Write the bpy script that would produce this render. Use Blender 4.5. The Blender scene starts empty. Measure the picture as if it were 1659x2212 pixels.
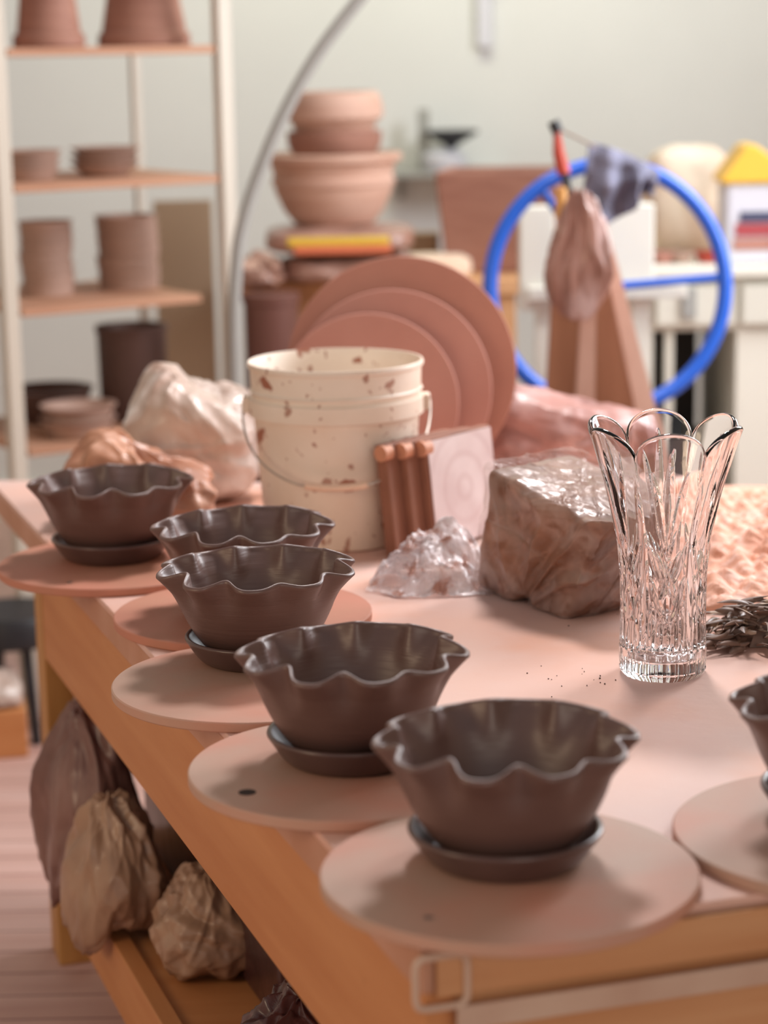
import bpy, math, random
import numpy as np
from mathutils import Vector, Matrix, noise

sc = bpy.context.scene
COL = sc.collection
PI = math.pi

# ------------------------------------------------------------------ camera
FPX = 4731.0
PITCH = math.atan(996 / FPX)
ROLL = .018
CAM = np.array([0, 0, 1.495])
Fv = np.array([0, math.cos(PITCH), -math.sin(PITCH)])
r0 = np.array([1.0, 0, 0]); u0 = np.cross(r0, Fv)
Rv = r0 * math.cos(ROLL) - u0 * math.sin(ROLL)
Uv = u0 * math.cos(ROLL) + r0 * math.sin(ROLL)
cd = bpy.data.cameras.new('camera'); cam = bpy.data.objects.new('camera', cd); COL.objects.link(cam)
m = Matrix.Identity(4)
for i in range(3):
    m[i][0] = Rv[i]; m[i][1] = Uv[i]; m[i][2] = -Fv[i]; m[i][3] = CAM[i]
cam.matrix_world = m
cd.sensor_fit = 'VERTICAL'; cd.sensor_height = 36; cd.lens = 36 * FPX / 2212
cd.clip_end = 60; cd.clip_start = .05
cd.dof.use_dof = True; cd.dof.focus_distance = 2.62; cd.dof.aperture_fstop = 2.9
sc.camera = cam

# ------------------------------------------------------------------ light and exposure
sc.view_settings.view_transform = 'Standard'; sc.view_settings.look = 'None'
sc.view_settings.gamma = 1; sc.view_settings.use_curve_mapping = False
sc.view_settings.exposure = 0.1
w = bpy.data.worlds.new('world'); sc.world = w; w.use_nodes = True
bg = w.node_tree.nodes['Background']
bg.inputs[0].default_value = (.97, .96, 1.0, 1); bg.inputs[1].default_value = .27

def area(name, loc, target, size, sy, power, color):
    l = bpy.data.lights.new(name, 'AREA'); l.shape = 'RECTANGLE'; l.size = size; l.size_y = sy
    l.energy = power; l.color = color
    o = bpy.data.objects.new(name, l); COL.objects.link(o); o.location = loc
    o.rotation_euler = (Vector(target) - Vector(loc)).to_track_quat('-Z', 'Y').to_euler()
    return o
area('window_light_right', (1.85, 4.1, 1.75), (0, 2.9, .8), 1.2, 1.1, 52, (.94, .96, 1.0))
area('skylight', (.28, 3.95, 2.75), (.1, 2.5, .75), .36, .36, 38, (1.0, .92, .90))
area('warm_fill_left', (-2.2, .9, 1.7), (-.2, 3.0, .6), .9, .9, 17, (1.0, .74, .5))  # added warm fill for an unseen source at left front; no window there
area('back_wall_fill', (.1, 6.1, 3.1), (.1, 7.1, 1.9), .8, .4, 24, (1.0, 1.0, .74))  # unseen yellowish fill added to brighten the upper back wall
area('front_fill_light', (.9, -.9, 1.55), (.1, 2.4, .6), 1.3, 1.1, 19, (1.0, .86, .72))  # fill added behind the camera to brighten the front apron and bowls
area('window_light_back', (1.85, 4.75, 2.5), (-1.4, 5.9, 1.1), 1.0, 1.0, 56, (.95, .97, 1.0))

# ------------------------------------------------------------------ helpers
def D(px, py, Y):
    d = Fv + Rv * (px - 829.5) / FPX - Uv * (py - 1106) / FPX
    return CAM + d * Y / d[1]
def P(px, py, z):
    d = Fv + Rv * (px - 829.5) / FPX - Uv * (py - 1106) / FPX
    return CAM + d * (z - CAM[2]) / d[2]

def tag(o, label=None, cat=None, group=None, kind=None):
    if label: o['label'] = label
    if cat: o['category'] = cat
    if group: o['group'] = group
    if kind: o['kind'] = kind
    return o
def thing(name, loc, label, cat, rotz=0, group=None):
    o = bpy.data.objects.new(name, None); COL.objects.link(o); o.empty_display_size = .03
    o.location = loc; o.rotation_euler = (0, 0, rotz)
    return tag(o, label, cat, group)
def obj(name, verts, faces, mat, parent=None, smooth=False, loc=None, rot=None):
    me = bpy.data.meshes.new(name)
    me.from_pydata([tuple(map(float, v)) for v in verts], [], [tuple(f) for f in faces]); me.update()
    if smooth:
        me.polygons.foreach_set('use_smooth', [True] * len(me.polygons))
    me.materials.append(mat)
    o = bpy.data.objects.new(name, me); COL.objects.link(o)
    if parent: o.parent = parent
    if loc is not None: o.location = loc
    if rot is not None: o.rotation_euler = rot
    return o
def auto(o, ang=40):
    me = o.data
    me.polygons.foreach_set('use_smooth', [True] * len(me.polygons))
    me.set_sharp_from_angle(angle=math.radians(ang)) if hasattr(me, 'set_sharp_from_angle') else None
    return o
def bevel(o, wd, seg=2):
    b = o.modifiers.new('bevel', 'BEVEL'); b.width = wd; b.segments = seg; b.limit_method = 'ANGLE'
    return o
class MB:
    def __init__(s): s.v = []; s.f = []
    def add(s, vs, fs):
        n = len(s.v); s.v += [tuple(v) for v in vs]; s.f += [tuple(i + n for i in f) for f in fs]; return s
    def box(s, c, d, M=None):
        vs = []
        for x in (-.5, .5):
            for y in (-.5, .5):
                for z in (-.5, .5):
                    p = Vector((x * d[0], y * d[1], z * d[2]))
                    if M is not None: p = M @ p
                    vs.append((p.x + c[0], p.y + c[1], p.z + c[2]))
        return s.add(vs, [(0, 1, 3, 2), (4, 6, 7, 5), (0, 4, 5, 1), (2, 3, 7, 6), (0, 2, 6, 4), (1, 5, 7, 3)])
    def prism(s, poly, z0, z1):
        n = len(poly)
        vs = [(p[0], p[1], z0) for p in poly] + [(p[0], p[1], z1) for p in poly]
        fs = [tuple(range(n))[::-1], tuple(range(n, 2 * n))] + [(i, (i + 1) % n, n + (i + 1) % n, n + i) for i in range(n)]
        return s.add(vs, fs)
    def tube(s, pts, r, n=10, closed=False):
        pts = [Vector(p) for p in pts]; k = len(pts)
        rr = r if isinstance(r, (list, tuple)) else [r] * k
        vs = []; up = Vector((0, 0, 1)); pn = None
        for i, p in enumerate(pts):
            t = (pts[(i + 1) % k] - pts[i - 1]) if closed else (pts[min(i + 1, k - 1)] - pts[max(i - 1, 0)])
            t.normalize()
            if pn is None:
                a = up if abs(t.z) < .9 else Vector((1, 0, 0))
                pn = t.cross(a).normalized()
            pn = (pn - t * pn.dot(t)).normalized(); b = t.cross(pn)
            for j in range(n):
                q = p + (pn * math.cos(2 * PI * j / n) + b * math.sin(2 * PI * j / n)) * rr[i]
                vs.append(tuple(q))
        fs = []
        for i in range(k if closed else k - 1):
            for j in range(n):
                a = i * n + j; b2 = i * n + (j + 1) % n; i2 = ((i + 1) % k) * n
                fs.append((a, b2, i2 + (j + 1) % n, i2 + j))
        if not closed: fs += [tuple(range(n))[::-1], tuple(range((k - 1) * n, k * n))]
        return s.add(vs, fs)
    def lathe(s, prof, n=64, c=(0, 0, 0), cap=True):
        vs = []
        for r, z in prof:
            for j in range(n):
                a = 2 * PI * j / n; vs.append((c[0] + r * math.cos(a), c[1] + r * math.sin(a), c[2] + z))
        fs = []
        for i in range(len(prof) - 1):
            for j in range(n):
                fs.append((i * n + j, i * n + (j + 1) % n, (i + 1) * n + (j + 1) % n, (i + 1) * n + j))
        if cap: fs += [tuple(range(n))[::-1], tuple(range((len(prof) - 1) * n, len(prof) * n))]
        return s.add(vs, fs)
    def build(s, name, mat, parent=None, smooth=0, loc=None, rot=None, bev=0):
        o = obj(name, s.v, s.f, mat, parent, False, loc, rot)
        if smooth: auto(o, smooth)
        if bev: bevel(o, bev)
        return o
def grid_faces(nr, nc):
    return [(i * nc + j, i * nc + (j + 1) % nc, (i + 1) * nc + (j + 1) % nc, (i + 1) * nc + j) for i in range(nr - 1) for j in range(nc)]

# ------------------------------------------------------------------ materials
def s2l(c):
    return tuple(((x / 255 + .055) / 1.055) ** 2.4 if x / 255 > .04045 else x / 255 / 12.92 for x in c)
def mat(name, c, rough=.6, c2=None, scale=8, stretch=(1, 1, 1), detail=4, bump=0, bscale=None, spec=.5, coat=0, coatr=.2,
        metal=0, lo=.35, hi=.65, c3=None, s3=30, lo3=.6, hi3=.7):
    m = bpy.data.materials.new(name); m.use_nodes = True; nt = m.node_tree; N = nt.nodes; L = nt.links
    b = N['Principled BSDF']
    b.inputs['Roughness'].default_value = rough; b.inputs['Specular IOR Level'].default_value = spec
    b.inputs['Metallic'].default_value = metal
    b.inputs['Coat Weight'].default_value = coat; b.inputs['Coat Roughness'].default_value = coatr
    b.inputs['Base Color'].default_value = (*s2l(c), 1)
    tc = N.new('ShaderNodeTexCoord'); mp = N.new('ShaderNodeMapping'); mp.inputs['Scale'].default_value = stretch
    L.new(tc.outputs['Object'], mp.inputs[0])
    out = None
    if c2:
        n = N.new('ShaderNodeTexNoise'); n.inputs['Scale'].default_value = scale; n.inputs['Detail'].default_value = detail
        L.new(mp.outputs[0], n.inputs['Vector'])
        r = N.new('ShaderNodeMapRange'); r.inputs[1].default_value = lo; r.inputs[2].default_value = hi
        L.new(n.outputs['Fac'], r.inputs[0])
        mx = N.new('ShaderNodeMix'); mx.data_type = 'RGBA'
        mx.inputs[6].default_value = (*s2l(c), 1); mx.inputs[7].default_value = (*s2l(c2), 1)
        L.new(r.outputs[0], mx.inputs[0]); out = mx.outputs[2]
        if c3:
            n3 = N.new('ShaderNodeTexNoise'); n3.inputs['Scale'].default_value = s3; n3.inputs['Detail'].default_value = 3
            L.new(mp.outputs[0], n3.inputs['Vector'])
            r3 = N.new('ShaderNodeMapRange'); r3.inputs[1].default_value = lo3; r3.inputs[2].default_value = hi3
            L.new(n3.outputs['Fac'], r3.inputs[0])
            m3 = N.new('ShaderNodeMix'); m3.data_type = 'RGBA'; m3.inputs[7].default_value = (*s2l(c3), 1)
            L.new(out, m3.inputs[6]); L.new(r3.outputs[0], m3.inputs[0]); out = m3.outputs[2]
        L.new(out, b.inputs['Base Color'])
    if bump:
        n2 = N.new('ShaderNodeTexNoise'); n2.inputs['Scale'].default_value = bscale or scale * 3; n2.inputs['Detail'].default_value = 5
        L.new(mp.outputs[0], n2.inputs['Vector'])
        bp = N.new('ShaderNodeBump'); bp.inputs['Strength'].default_value = bump; bp.inputs['Distance'].default_value = .01
        L.new(n2.outputs['Fac'], bp.inputs['Height']); L.new(bp.outputs[0], b.inputs['Normal'])
    return m
def wood(name, c, c2, axis=0, rough=.55, knots=True, k=1.0, kc=(120, 66, 36)):
    st = [9 * k, 9 * k, 9 * k]; st[axis] = .8 * k
    m = mat(name, c, rough, c2, 3.2, tuple(st), 6, .05, 8, lo=.3, hi=.72)
    if knots:
        nt = m.node_tree; N = nt.nodes; L = nt.links; b = N['Principled BSDF']
        src = b.inputs['Base Color'].links[0].from_socket
        tc = [n for n in N if n.type == 'TEX_COORD'][0]
        mp = N.new('ShaderNodeMapping'); s = [9, 9, 3.6]; s[axis] = 8; mp.inputs['Scale'].default_value = s
        L.new(tc.outputs['Object'], mp.inputs[0])
        v = N.new('ShaderNodeTexVoronoi'); v.inputs['Scale'].default_value = 1; v.inputs['Randomness'].default_value = 1
        L.new(mp.outputs[0], v.inputs['Vector'])
        r = N.new('ShaderNodeMapRange'); r.inputs[1].default_value = .035; r.inputs[2].default_value = .06
        r.inputs[3].default_value = 1; r.inputs[4].default_value = 0
        L.new(v.outputs['Distance'], r.inputs[0])
        mx = N.new('ShaderNodeMix'); mx.data_type = 'RGBA'; mx.inputs[7].default_value = (*s2l(kc), 1)
        L.new(src, mx.inputs[6]); L.new(r.outputs[0], mx.inputs[0]); L.new(mx.outputs[2], b.inputs['Base Color'])
    return m
def film(name, c, alpha_lo=.15, alpha_hi=.75, scale=14, dirt=None, rough=.16, tint=(1, 1, 1), bmp=.5):
    m = bpy.data.materials.new(name); m.use_nodes = True; nt = m.node_tree; N = nt.nodes; L = nt.links
    b = N['Principled BSDF']; b.inputs['Roughness'].default_value = rough; b.inputs['Specular IOR Level'].default_value = .7
    b.inputs['Base Color'].default_value = (*s2l(c), 1)
    tc = N.new('ShaderNodeTexCoord')
    n = N.new('ShaderNodeTexNoise'); n.inputs['Scale'].default_value = scale; n.inputs['Detail'].default_value = 5; n.inputs['Distortion'].default_value = 1.2
    L.new(tc.outputs['Object'], n.inputs['Vector'])
    r = N.new('ShaderNodeMapRange'); r.inputs[1].default_value = .35; r.inputs[2].default_value = .68
    r.inputs[3].default_value = alpha_lo; r.inputs[4].default_value = alpha_hi
    L.new(n.outputs['Fac'], r.inputs[0])
    if dirt:
        n3 = N.new('ShaderNodeTexNoise'); n3.inputs['Scale'].default_value = scale * 3.2; n3.inputs['Detail'].default_value = 6
        L.new(tc.outputs['Object'], n3.inputs['Vector'])
        r3 = N.new('ShaderNodeMapRange'); r3.inputs[1].default_value = .5; r3.inputs[2].default_value = .64
        L.new(n3.outputs['Fac'], r3.inputs[0])
        mx = N.new('ShaderNodeMix'); mx.data_type = 'RGBA'; mx.inputs[6].default_value = (*s2l(c), 1); mx.inputs[7].default_value = (*s2l(dirt), 1)
        L.new(r3.outputs[0], mx.inputs[0]); L.new(mx.outputs[2], b.inputs['Base Color'])
    t = N.new('ShaderNodeBsdfTransparent'); t.inputs[0].default_value = (*tint, 1)
    ms = N.new('ShaderNodeMixShader'); L.new(r.outputs[0], ms.inputs[0]); L.new(t.outputs[0], ms.inputs[1]); L.new(b.outputs[0], ms.inputs[2])
    L.new(ms.outputs[0], N['Material Output'].inputs[0])
    bn = N.new('ShaderNodeTexNoise'); bn.inputs['Scale'].default_value = scale * 2; bn.inputs['Detail'].default_value = 4; bn.inputs['Distortion'].default_value = 2
    L.new(tc.outputs['Object'], bn.inputs['Vector'])
    bp = N.new('ShaderNodeBump'); bp.inputs['Strength'].default_value = bmp; bp.inputs['Distance'].default_value = .01
    L.new(bn.outputs['Fac'], bp.inputs['Height']); L.new(bp.outputs[0], b.inputs['Normal'])
    return m

M = {}
M['wall'] = mat('wall_paint', (222, 223, 222), .9, (216, 217, 216), 1.5)
M['wallside'] = mat('side_wall_paint', (190, 180, 165), .9)
M['floor'] = wood('floor_planks', (212, 178, 168), (190, 150, 138), 0, .5, False, .6)
M['top'] = mat('dusty_tabletop', (224, 178, 160), .5, (220, 188, 178), 3.0, c3=(220, 156, 124), s3=5, lo3=.5, hi3=.78, bump=.05, bscale=60)
M['topedge'] = mat('dusty_board_edge', (205, 158, 136), .6, (190, 140, 112), 6)
M['apron'] = wood('pine_apron', (206, 144, 92), (190, 124, 72), 0, k=.8)
M['apronf'] = wood('pine_front', (206, 156, 112), (190, 132, 86), 0, kc=(110, 60, 36))
M['leg'] = wood('pine_leg', (196, 146, 84), (176, 120, 64), 2)
M['bat'] = mat('bat_board', (186, 146, 126), .55, (184, 156, 138), 7, c3=(200, 138, 116), s3=5, lo3=.42, hi3=.7, bump=.03, bscale=90)
M['batpink'] = mat('bat_board_pink', (196, 128, 106), .6, (184, 128, 104), 6, bump=.03, bscale=90)
M['batedge'] = mat('bat_hole', (50, 32, 26), .8)
M['screw'] = mat('screw_steel', (190, 180, 175), .3, metal=.9)
def clay():
    m = mat('dark_brown_clay', (106, 78, 71), .42, (94, 69, 63), 5, spec=.7)
    nt = m.node_tree; N = nt.nodes; L = nt.links; b = N['Principled BSDF']
    tc = [n for n in N if n.type == 'TEX_COORD'][0]
    mp = N.new('ShaderNodeMapping'); mp.inputs['Scale'].default_value = (6, 6, 260); L.new(tc.outputs['Object'], mp.inputs[0])
    n = N.new('ShaderNodeTexNoise'); n.inputs['Scale'].default_value = 1; n.inputs['Detail'].default_value = 3; L.new(mp.outputs[0], n.inputs['Vector'])
    bp = N.new('ShaderNodeBump'); bp.inputs['Strength'].default_value = .16; bp.inputs['Distance'].default_value = .004
    L.new(n.outputs['Fac'], bp.inputs['Height']); L.new(bp.outputs[0], b.inputs['Normal'])
    return m
M['clay'] = clay()
M['saucer'] = mat('dark_saucer_clay', (104, 80, 74), .28, (82, 60, 56), 6, spec=.6)
def glass():
    m = bpy.data.materials.new('cut_crystal'); m.use_nodes = True; nt = m.node_tree
    b = nt.nodes['Principled BSDF']; b.inputs['Transmission Weight'].default_value = 1; b.inputs['Roughness'].default_value = 0
    b.inputs['IOR'].default_value = 1.54; b.inputs['Base Color'].default_value = (1, .99, 1, 1)
    return m
M['glass'] = glass()
M['bucket'] = mat('white_bucket_plastic', (238, 226, 212), .45, (226, 204, 184), 5, c3=(160, 98, 74), s3=15, lo3=.64, hi3=.67)
nt = M['bucket'].node_tree; b = nt.nodes['Principled BSDF']; src = b.inputs['Base Color'].links[0].from_socket
tc = [n for n in nt.nodes if n.type == 'TEX_COORD'][0]
for sc_, lo_, hi_ in ((75, .68, .72), (34, .67, .70)):
    n_ = nt.nodes.new('ShaderNodeTexNoise'); n_.inputs['Scale'].default_value = sc_; n_.inputs['Detail'].default_value = 1.5; nt.links.new(tc.outputs['Object'], n_.inputs['Vector'])
    r_ = nt.nodes.new('ShaderNodeMapRange'); r_.inputs[1].default_value = lo_; r_.inputs[2].default_value = hi_; r_.inputs[4].default_value = .75; nt.links.new(n_.outputs['Fac'], r_.inputs[0])
    x_ = nt.nodes.new('ShaderNodeMix'); x_.data_type = 'RGBA'; x_.inputs[7].default_value = (*s2l((156, 96, 74)), 1); nt.links.new(r_.outputs[0], x_.inputs[0]); nt.links.new(src, x_.inputs[6]); src = x_.outputs[2]
nt.links.new(src, b.inputs['Base Color'])
M['wire'] = mat('galvanised_wire', (186, 176, 165), .35, metal=.7)
M['grip'] = mat('cream_grip', (228, 196, 172), .5)
M['disc'] = mat('terracotta_disc', (176, 122, 104), .75, (166, 112, 94), 5, bump=.04, bscale=30)
M['disc2'] = mat('pink_disc', (184, 132, 118), .75, (176, 122, 108), 5)
M['slabwood'] = mat('slab_edge_brown', (150, 100, 78), .7, (122, 78, 60), 16, (1, 1, .3))
M['wet'] = mat('wrapped_clay', (142, 100, 78), .45, (104, 72, 56), 9, coat=.45, coatr=.15, c3=(168, 124, 102), s3=20, lo3=.54, hi3=.78, bump=.15, bscale=30)
M['wetpink'] = mat('wrapped_pink_clay', (176, 126, 116), .45, (142, 98, 90), 10, coat=.35, coatr=.25, c3=(206, 172, 168), s3=14, lo3=.5, hi3=.72, bump=.5, bscale=24)
M['bagwhite'] = mat('cloudy_bag', (206, 190, 178), .35, (170, 134, 116), 9, coat=.4, c3=(228, 224, 218), s3=8, lo3=.5, hi3=.7, bump=.4, bscale=22)
M['bagtan'] = mat('tan_bag', (186, 130, 98), .45, (150, 98, 74), 9, coat=.3, c3=(206, 156, 128), s3=13, lo3=.5, hi3=.72, bump=.4, bscale=24)
M['bagbeige'] = mat('beige_bag', (176, 142, 116), .45, (150, 114, 92), 8, coat=.3, bump=.35, bscale=18)
M['bagmauve'] = mat('mauve_bag', (140, 104, 94), .42, (104, 68, 62), 8, coat=.3, bump=.35, bscale=18)
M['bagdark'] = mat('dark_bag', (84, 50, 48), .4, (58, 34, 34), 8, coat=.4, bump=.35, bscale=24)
M['film'] = film('clear_plastic_film', (228, 208, 202), .02, .34, 12, dirt=(150, 104, 84), rough=.24, bmp=.2)
M['filmw'] = film('white_plastic_film', (240, 232, 234), .25, .75, 14, dirt=(186, 128, 104))
M['slab'] = mat('torn_clay_slab', (224, 170, 146), .7, (206, 142, 112), 14, (1, 2.2, 1), c3=(236, 196, 180), s3=26, lo3=.5, hi3=.7, bump=.6, bscale=30)
M['slabside'] = mat('slab_base_board', (96, 66, 54), .7)
M['trim'] = mat('clay_trimmings', (134, 106, 92), .45, (106, 82, 70), 30, c3=(180, 152, 130), s3=32, lo3=.56, hi3=.6)
M['rackpaint'] = mat('cream_rack_paint', (206, 198, 184), .5)
M['shelfwood'] = wood('dusty_shelf_board', (196, 150, 120), (170, 122, 96), 0, .7, False)
M['terra'] = mat('terracotta', (164, 118, 100), .7, (148, 102, 86), 8, (1, 1, 6))
M['terrapink'] = mat('pale_terracotta', (206, 170, 152), .7, (192, 150, 130), 6, (1, 1, 6))
M['cupclay'] = mat('banded_clay', (186, 156, 140), .7, (146, 112, 98), 3, (1, 1, 22))
M['darkclay'] = mat('dark_unfired_clay', (92, 66, 58), .55, (76, 52, 46), 6)
M['brown'] = mat('brown_bin', (110, 70, 60), .6)
M['blue'] = mat('blue_enamel', (28, 92, 200), .32, spec=.6)
M['grey'] = mat('grey_plastic_hose', (158, 158, 154), .7)
M['cloth'] = mat('grey_cloth', (128, 128, 148), .9, (104, 104, 122), 20)
M['black'] = mat('black_plastic', (34, 34, 38), .5)
M['red'] = mat('red_plastic', (176, 64, 46), .5)
M['cream'] = mat('cream_enamel', (226, 224, 212), .45)
M['counter'] = mat('pale_cabinet', (214, 212, 200), .55)
M['dark'] = mat('dark_cavity', (74, 68, 66), .8)
M['yellow'] = mat('yellow_lid', (240, 190, 70), .5)
M['tub'] = mat('pale_tub', (214, 214, 224), .45)
M['labelred'] = mat('red_label', (170, 70, 76), .5)
M['labelblue'] = mat('navy_label', (70, 72, 100), .5)
M['sack'] = mat('canvas_sack', (226, 210, 190), .9, (214, 182, 158), 5)
M['ochre'] = mat('plywood', (206, 160, 116), .7, (190, 140, 96), 5)
M['tool'] = mat('tool_handle_wood', (206, 150, 84), .5)
M['cardboard'] = mat('cardboard', (170, 146, 120), .8)
M['steel'] = mat('painted_strip', (206, 180, 160), .45, (186, 150, 130), 5)
M['yellowbag'] = mat('yellow_printed_bag', (228, 190, 66), .4)
M['redbag'] = mat('orange_red_print', (220, 120, 84), .4)
M['bagpaper'] = mat('clay_bag_film', (176, 136, 120), .45, (150, 110, 94), 8, coat=.3, bump=.3, bscale=16)

def noisev(x, y, z): return noise.noise(Vector((x, y, z)))

def creases(Pn, seed, K=46, amp=1.0, wid=.10, long=.8, vert=0):
    """long straight folds of crumpled film over normalised points Pn (n,3)"""
    rg = np.random.default_rng(int(seed * 1000)); out = np.zeros(len(Pn))
    wob = .10 * np.sin(Pn @ rg.normal(size=3) * 3 + 1) + .07 * np.sin(Pn @ rg.normal(size=3) * 6)
    for k in range(K):
        n_ = rg.normal(size=3)
        if vert: n_[2] *= (1 - vert)
        n_ /= np.linalg.norm(n_); p0 = rg.normal(size=3); p0 /= np.linalg.norm(p0); p0 *= rg.uniform(.6, 1.1)
        d = (Pn - p0) @ n_ + wob * rg.uniform(-1, 1)
        w_ = wid * rg.uniform(.4, 1.5); L2 = ((Pn - p0) ** 2).sum(1) / (long * rg.uniform(.5, 1.3)) ** 2
        out += rg.choice([1, 1, -1]) * rg.uniform(.4, 1) * np.exp(-np.abs(d) / w_) * np.exp(-L2)
    return out * amp
def blob(name, mat_, parent, c, dims, rot=(0, 0, 0), box=.55, folds=.012, seed=0, nu=150, nv=100, flat=True,
         neck=0, drape=0, peak=None, K=60, droop=None, vert=0, pleats=9):
    """filled plastic bag: superellipsoid with straight creases and gathered pleats; base at c"""
    th = np.linspace(0, 2 * PI, nu, endpoint=False); ph = np.linspace(-PI / 2, PI / 2, nv + 1)
    TH, PH = np.meshgrid(th, ph); TH = TH.ravel(); PH = PH.ravel()
    Pn = np.stack([np.cos(TH) * np.cos(PH), np.sin(TH) * np.cos(PH), np.sin(PH)], 1); e_ = 2 / box
    Pn /= ((np.abs(Pn) ** e_).sum(1) ** (1 / e_))[:, None]
    h = (Pn[:, 2] + 1) / 2
    low = np.array([noise.noise(Vector((a * 1.1 + seed, b_ * 1.1, c_ * 1.1))) for a, b_, c_ in Pn])
    mid = np.array([abs(noise.noise(Vector((a * 2.6 + seed, b_ * 2.6, c_ * 2.0)))) for a, b_, c_ in Pn])
    d = folds * (creases(Pn, seed + .5, K, .9, .09, .8, vert) + 1.8 * low - .9 * mid)
    d += folds * drape * 1.6 * (.25 + h) * (1 - 1.6 * np.abs(np.sin(TH * pleats / 2 + seed + 3 * low + h * 1.5))) * np.abs(np.cos(PH)) ** .5
    if neck:
        kf = 1 - neck * np.clip((h - .4) / .6, 0, 1) ** 1.2; Pn = Pn * np.stack([kf, kf, np.ones_like(kf)], 1)
    S_ = np.array(dims) / 2
    Ln = np.linalg.norm(Pn, axis=1, keepdims=True) + 1e-6
    V = Pn * S_ + Pn / Ln * d[:, None]
    if peak:
        V[:, 2] += S_[2] * np.clip(h, 0, 1) ** 1.5 * (peak[1] * np.exp(-((Pn[:, 0] - peak[0]) / peak[2]) ** 2))
    if flat: V[:, 2] = np.maximum(V[:, 2], -S_[2])
    R = np.array(Matrix.Rotation(rot[2], 3, 'Z') @ Matrix.Rotation(rot[1], 3, 'Y') @ Matrix.Rotation(rot[0], 3, 'X'))
    V = V @ R.T; V[:, 2] -= V[:, 2].min()
    if droop is not None:
        off = (V[:, :2] + np.array(c[:2]) - E0) @ np.array([.945, .327])
        V[:, 2] -= np.clip(.004 - off, 0, .07) * droop * np.clip(1 - V[:, 2] / (dims[2] * .8), 0, 1)
    return obj(name, V, grid_faces(nv + 1, nu), mat_, parent, True, c)

# ================================================================== THE SETTING
def struct(o): o['kind'] = 'structure'; return o
mb = MB()
mb.box((-.3, 3.6, -.02), (5.2, 8.6, .04)); 
fl = struct(mb.build('floor', M['floor']))
nt = M['floor'].node_tree  # plank joints
bk = nt.nodes.new('ShaderNodeTexBrick'); tc = [n for n in nt.nodes if n.type == 'TEX_COORD'][0]
bk.inputs['Color1'].default_value = (1, 1, 1, 1); bk.inputs['Color2'].default_value = (.9, .88, .88, 1); bk.inputs['Mortar'].default_value = (.45, .36, .33, 1)
bk.inputs['Scale'].default_value = 1; bk.inputs['Brick Width'].default_value = 2.4; bk.inputs['Row Height'].default_value = .09; bk.inputs['Mortar Size'].default_value = .003
nt.links.new(tc.outputs['Object'], bk.inputs['Vector'])
mxx = nt.nodes.new('ShaderNodeMix'); mxx.data_type = 'RGBA'; mxx.blend_type = 'MULTIPLY'; mxx.inputs[0].default_value = 1
b = nt.nodes['Principled BSDF']; src = b.inputs['Base Color'].links[0].from_socket
nt.links.new(src, mxx.inputs[6]); nt.links.new(bk.outputs['Color'], mxx.inputs[7]); nt.links.new(mxx.outputs[2], b.inputs['Base Color'])
struct(MB().box((-.3, 7.16, 1.6), (5.2, .1, 3.24)).build('wall_back', M['wall']))
struct(MB().box((-2.85, 3.6, 1.6), (.1, 8.6, 3.24)).build('wall_left', M['wallside']))
mb = MB()
mb.box((2.0, 1.6, 1.6), (.1, 4.2, 3.24)); mb.box((2.0, 6.25, 1.6), (.1, 1.9, 3.24)); mb.box((2.0, 4.5, .45), (.1, 1.6, .94)); mb.box((2.0, 4.5, 2.92), (.1, 1.6, .6))
struct(mb.build('wall_right', M['wallside']))
mb = MB()
for z in (.95, 2.59): mb.box((1.98, 4.5, z), (.16, 1.64, .06))
for y in (3.73, 5.27): mb.box((1.98, y, 1.77), (.16, .06, 1.64))
struct(mb.build('window_1', M['cream']))
struct(MB().box((-.3, 7.1, .06), (5.1, .02, .12)).build('baseboard_back', M['cream']))

# ================================================================== WORKTABLE
E0 = np.array([.024, 1.755]); e2 = np.array([-.327, .945]); nn = np.array([.957, .29])
far_l = np.array([-.71, 3.88]); front_r = E0 + nn * 1.35
far_r = np.array([.9, 3.66])
front_r = E0 + nn * 1.0; 
tb = thing('worktable', (0, 0, 0), 'large pine pottery worktable with dusty pink top under the bowls, bucket and vase', 'table')
poly = [tuple(E0), tuple(front_r), (1.12, 3.64), tuple(far_l)]
def inset(poly, d):
    c = np.mean(poly, axis=0); return [tuple(np.array(p) + (c - np.array(p)) / np.linalg.norm(c - np.array(p)) * d) for p in poly]
MB().prism(poly, .741, .75).build('tabletop', M['top'], tb, bev=.0015)
MB().prism(inset(poly, .0012), .70, .7408).build('top_frame', M['topedge'], tb, bev=.002)
fa = E0 + nn * .02 - e2 * .0; 
M['fb'] = M['apronf']
# aprons (local frame along the edge so that the grain runs lengthwise)
def plank(name, a, b_, z0, z1, th, mt, inward, parent=tb, bev=.002):
    a = np.array(a, float); b_ = np.array(b_, float); L_ = np.linalg.norm(b_ - a); ang = math.atan2(*(b_ - a)[::-1])
    mid = (a + b_) / 2; nrm = np.array([-(b_ - a)[1], (b_ - a)[0]]) / L_ * inward
    c = mid + nrm * th / 2
    return MB().box((0, 0, 0), (L_, th, z1 - z0)).build(name, mt, parent, loc=(c[0], c[1], (z0 + z1) / 2), rot=(0, 0, ang), bev=bev)
i1 = E0 + nn * .004 + e2 * .004
plank('apron', i1, E0 + e2 * 1.787 + nn * .004, .537, .6995, .03, M['apron'], -1)
plank('front_apron', i1 + nn * .0305, front_r - nn * .02 + e2 * .004, .53, .6995, .03, M['apronf'], 1)
plank('back_apron', E0 + e2 * 1.83 + nn * .036, E0 + e2 * 1.83 + nn * .95, .54, .6995, .03, M['apron'], -1)
plank('front_edge_board', E0 + nn * .012 - e2 * .004, front_r - nn * .02 - e2 * .004, .7003, .7405, .006, M['apronf'], -1, bev=.001)
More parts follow.
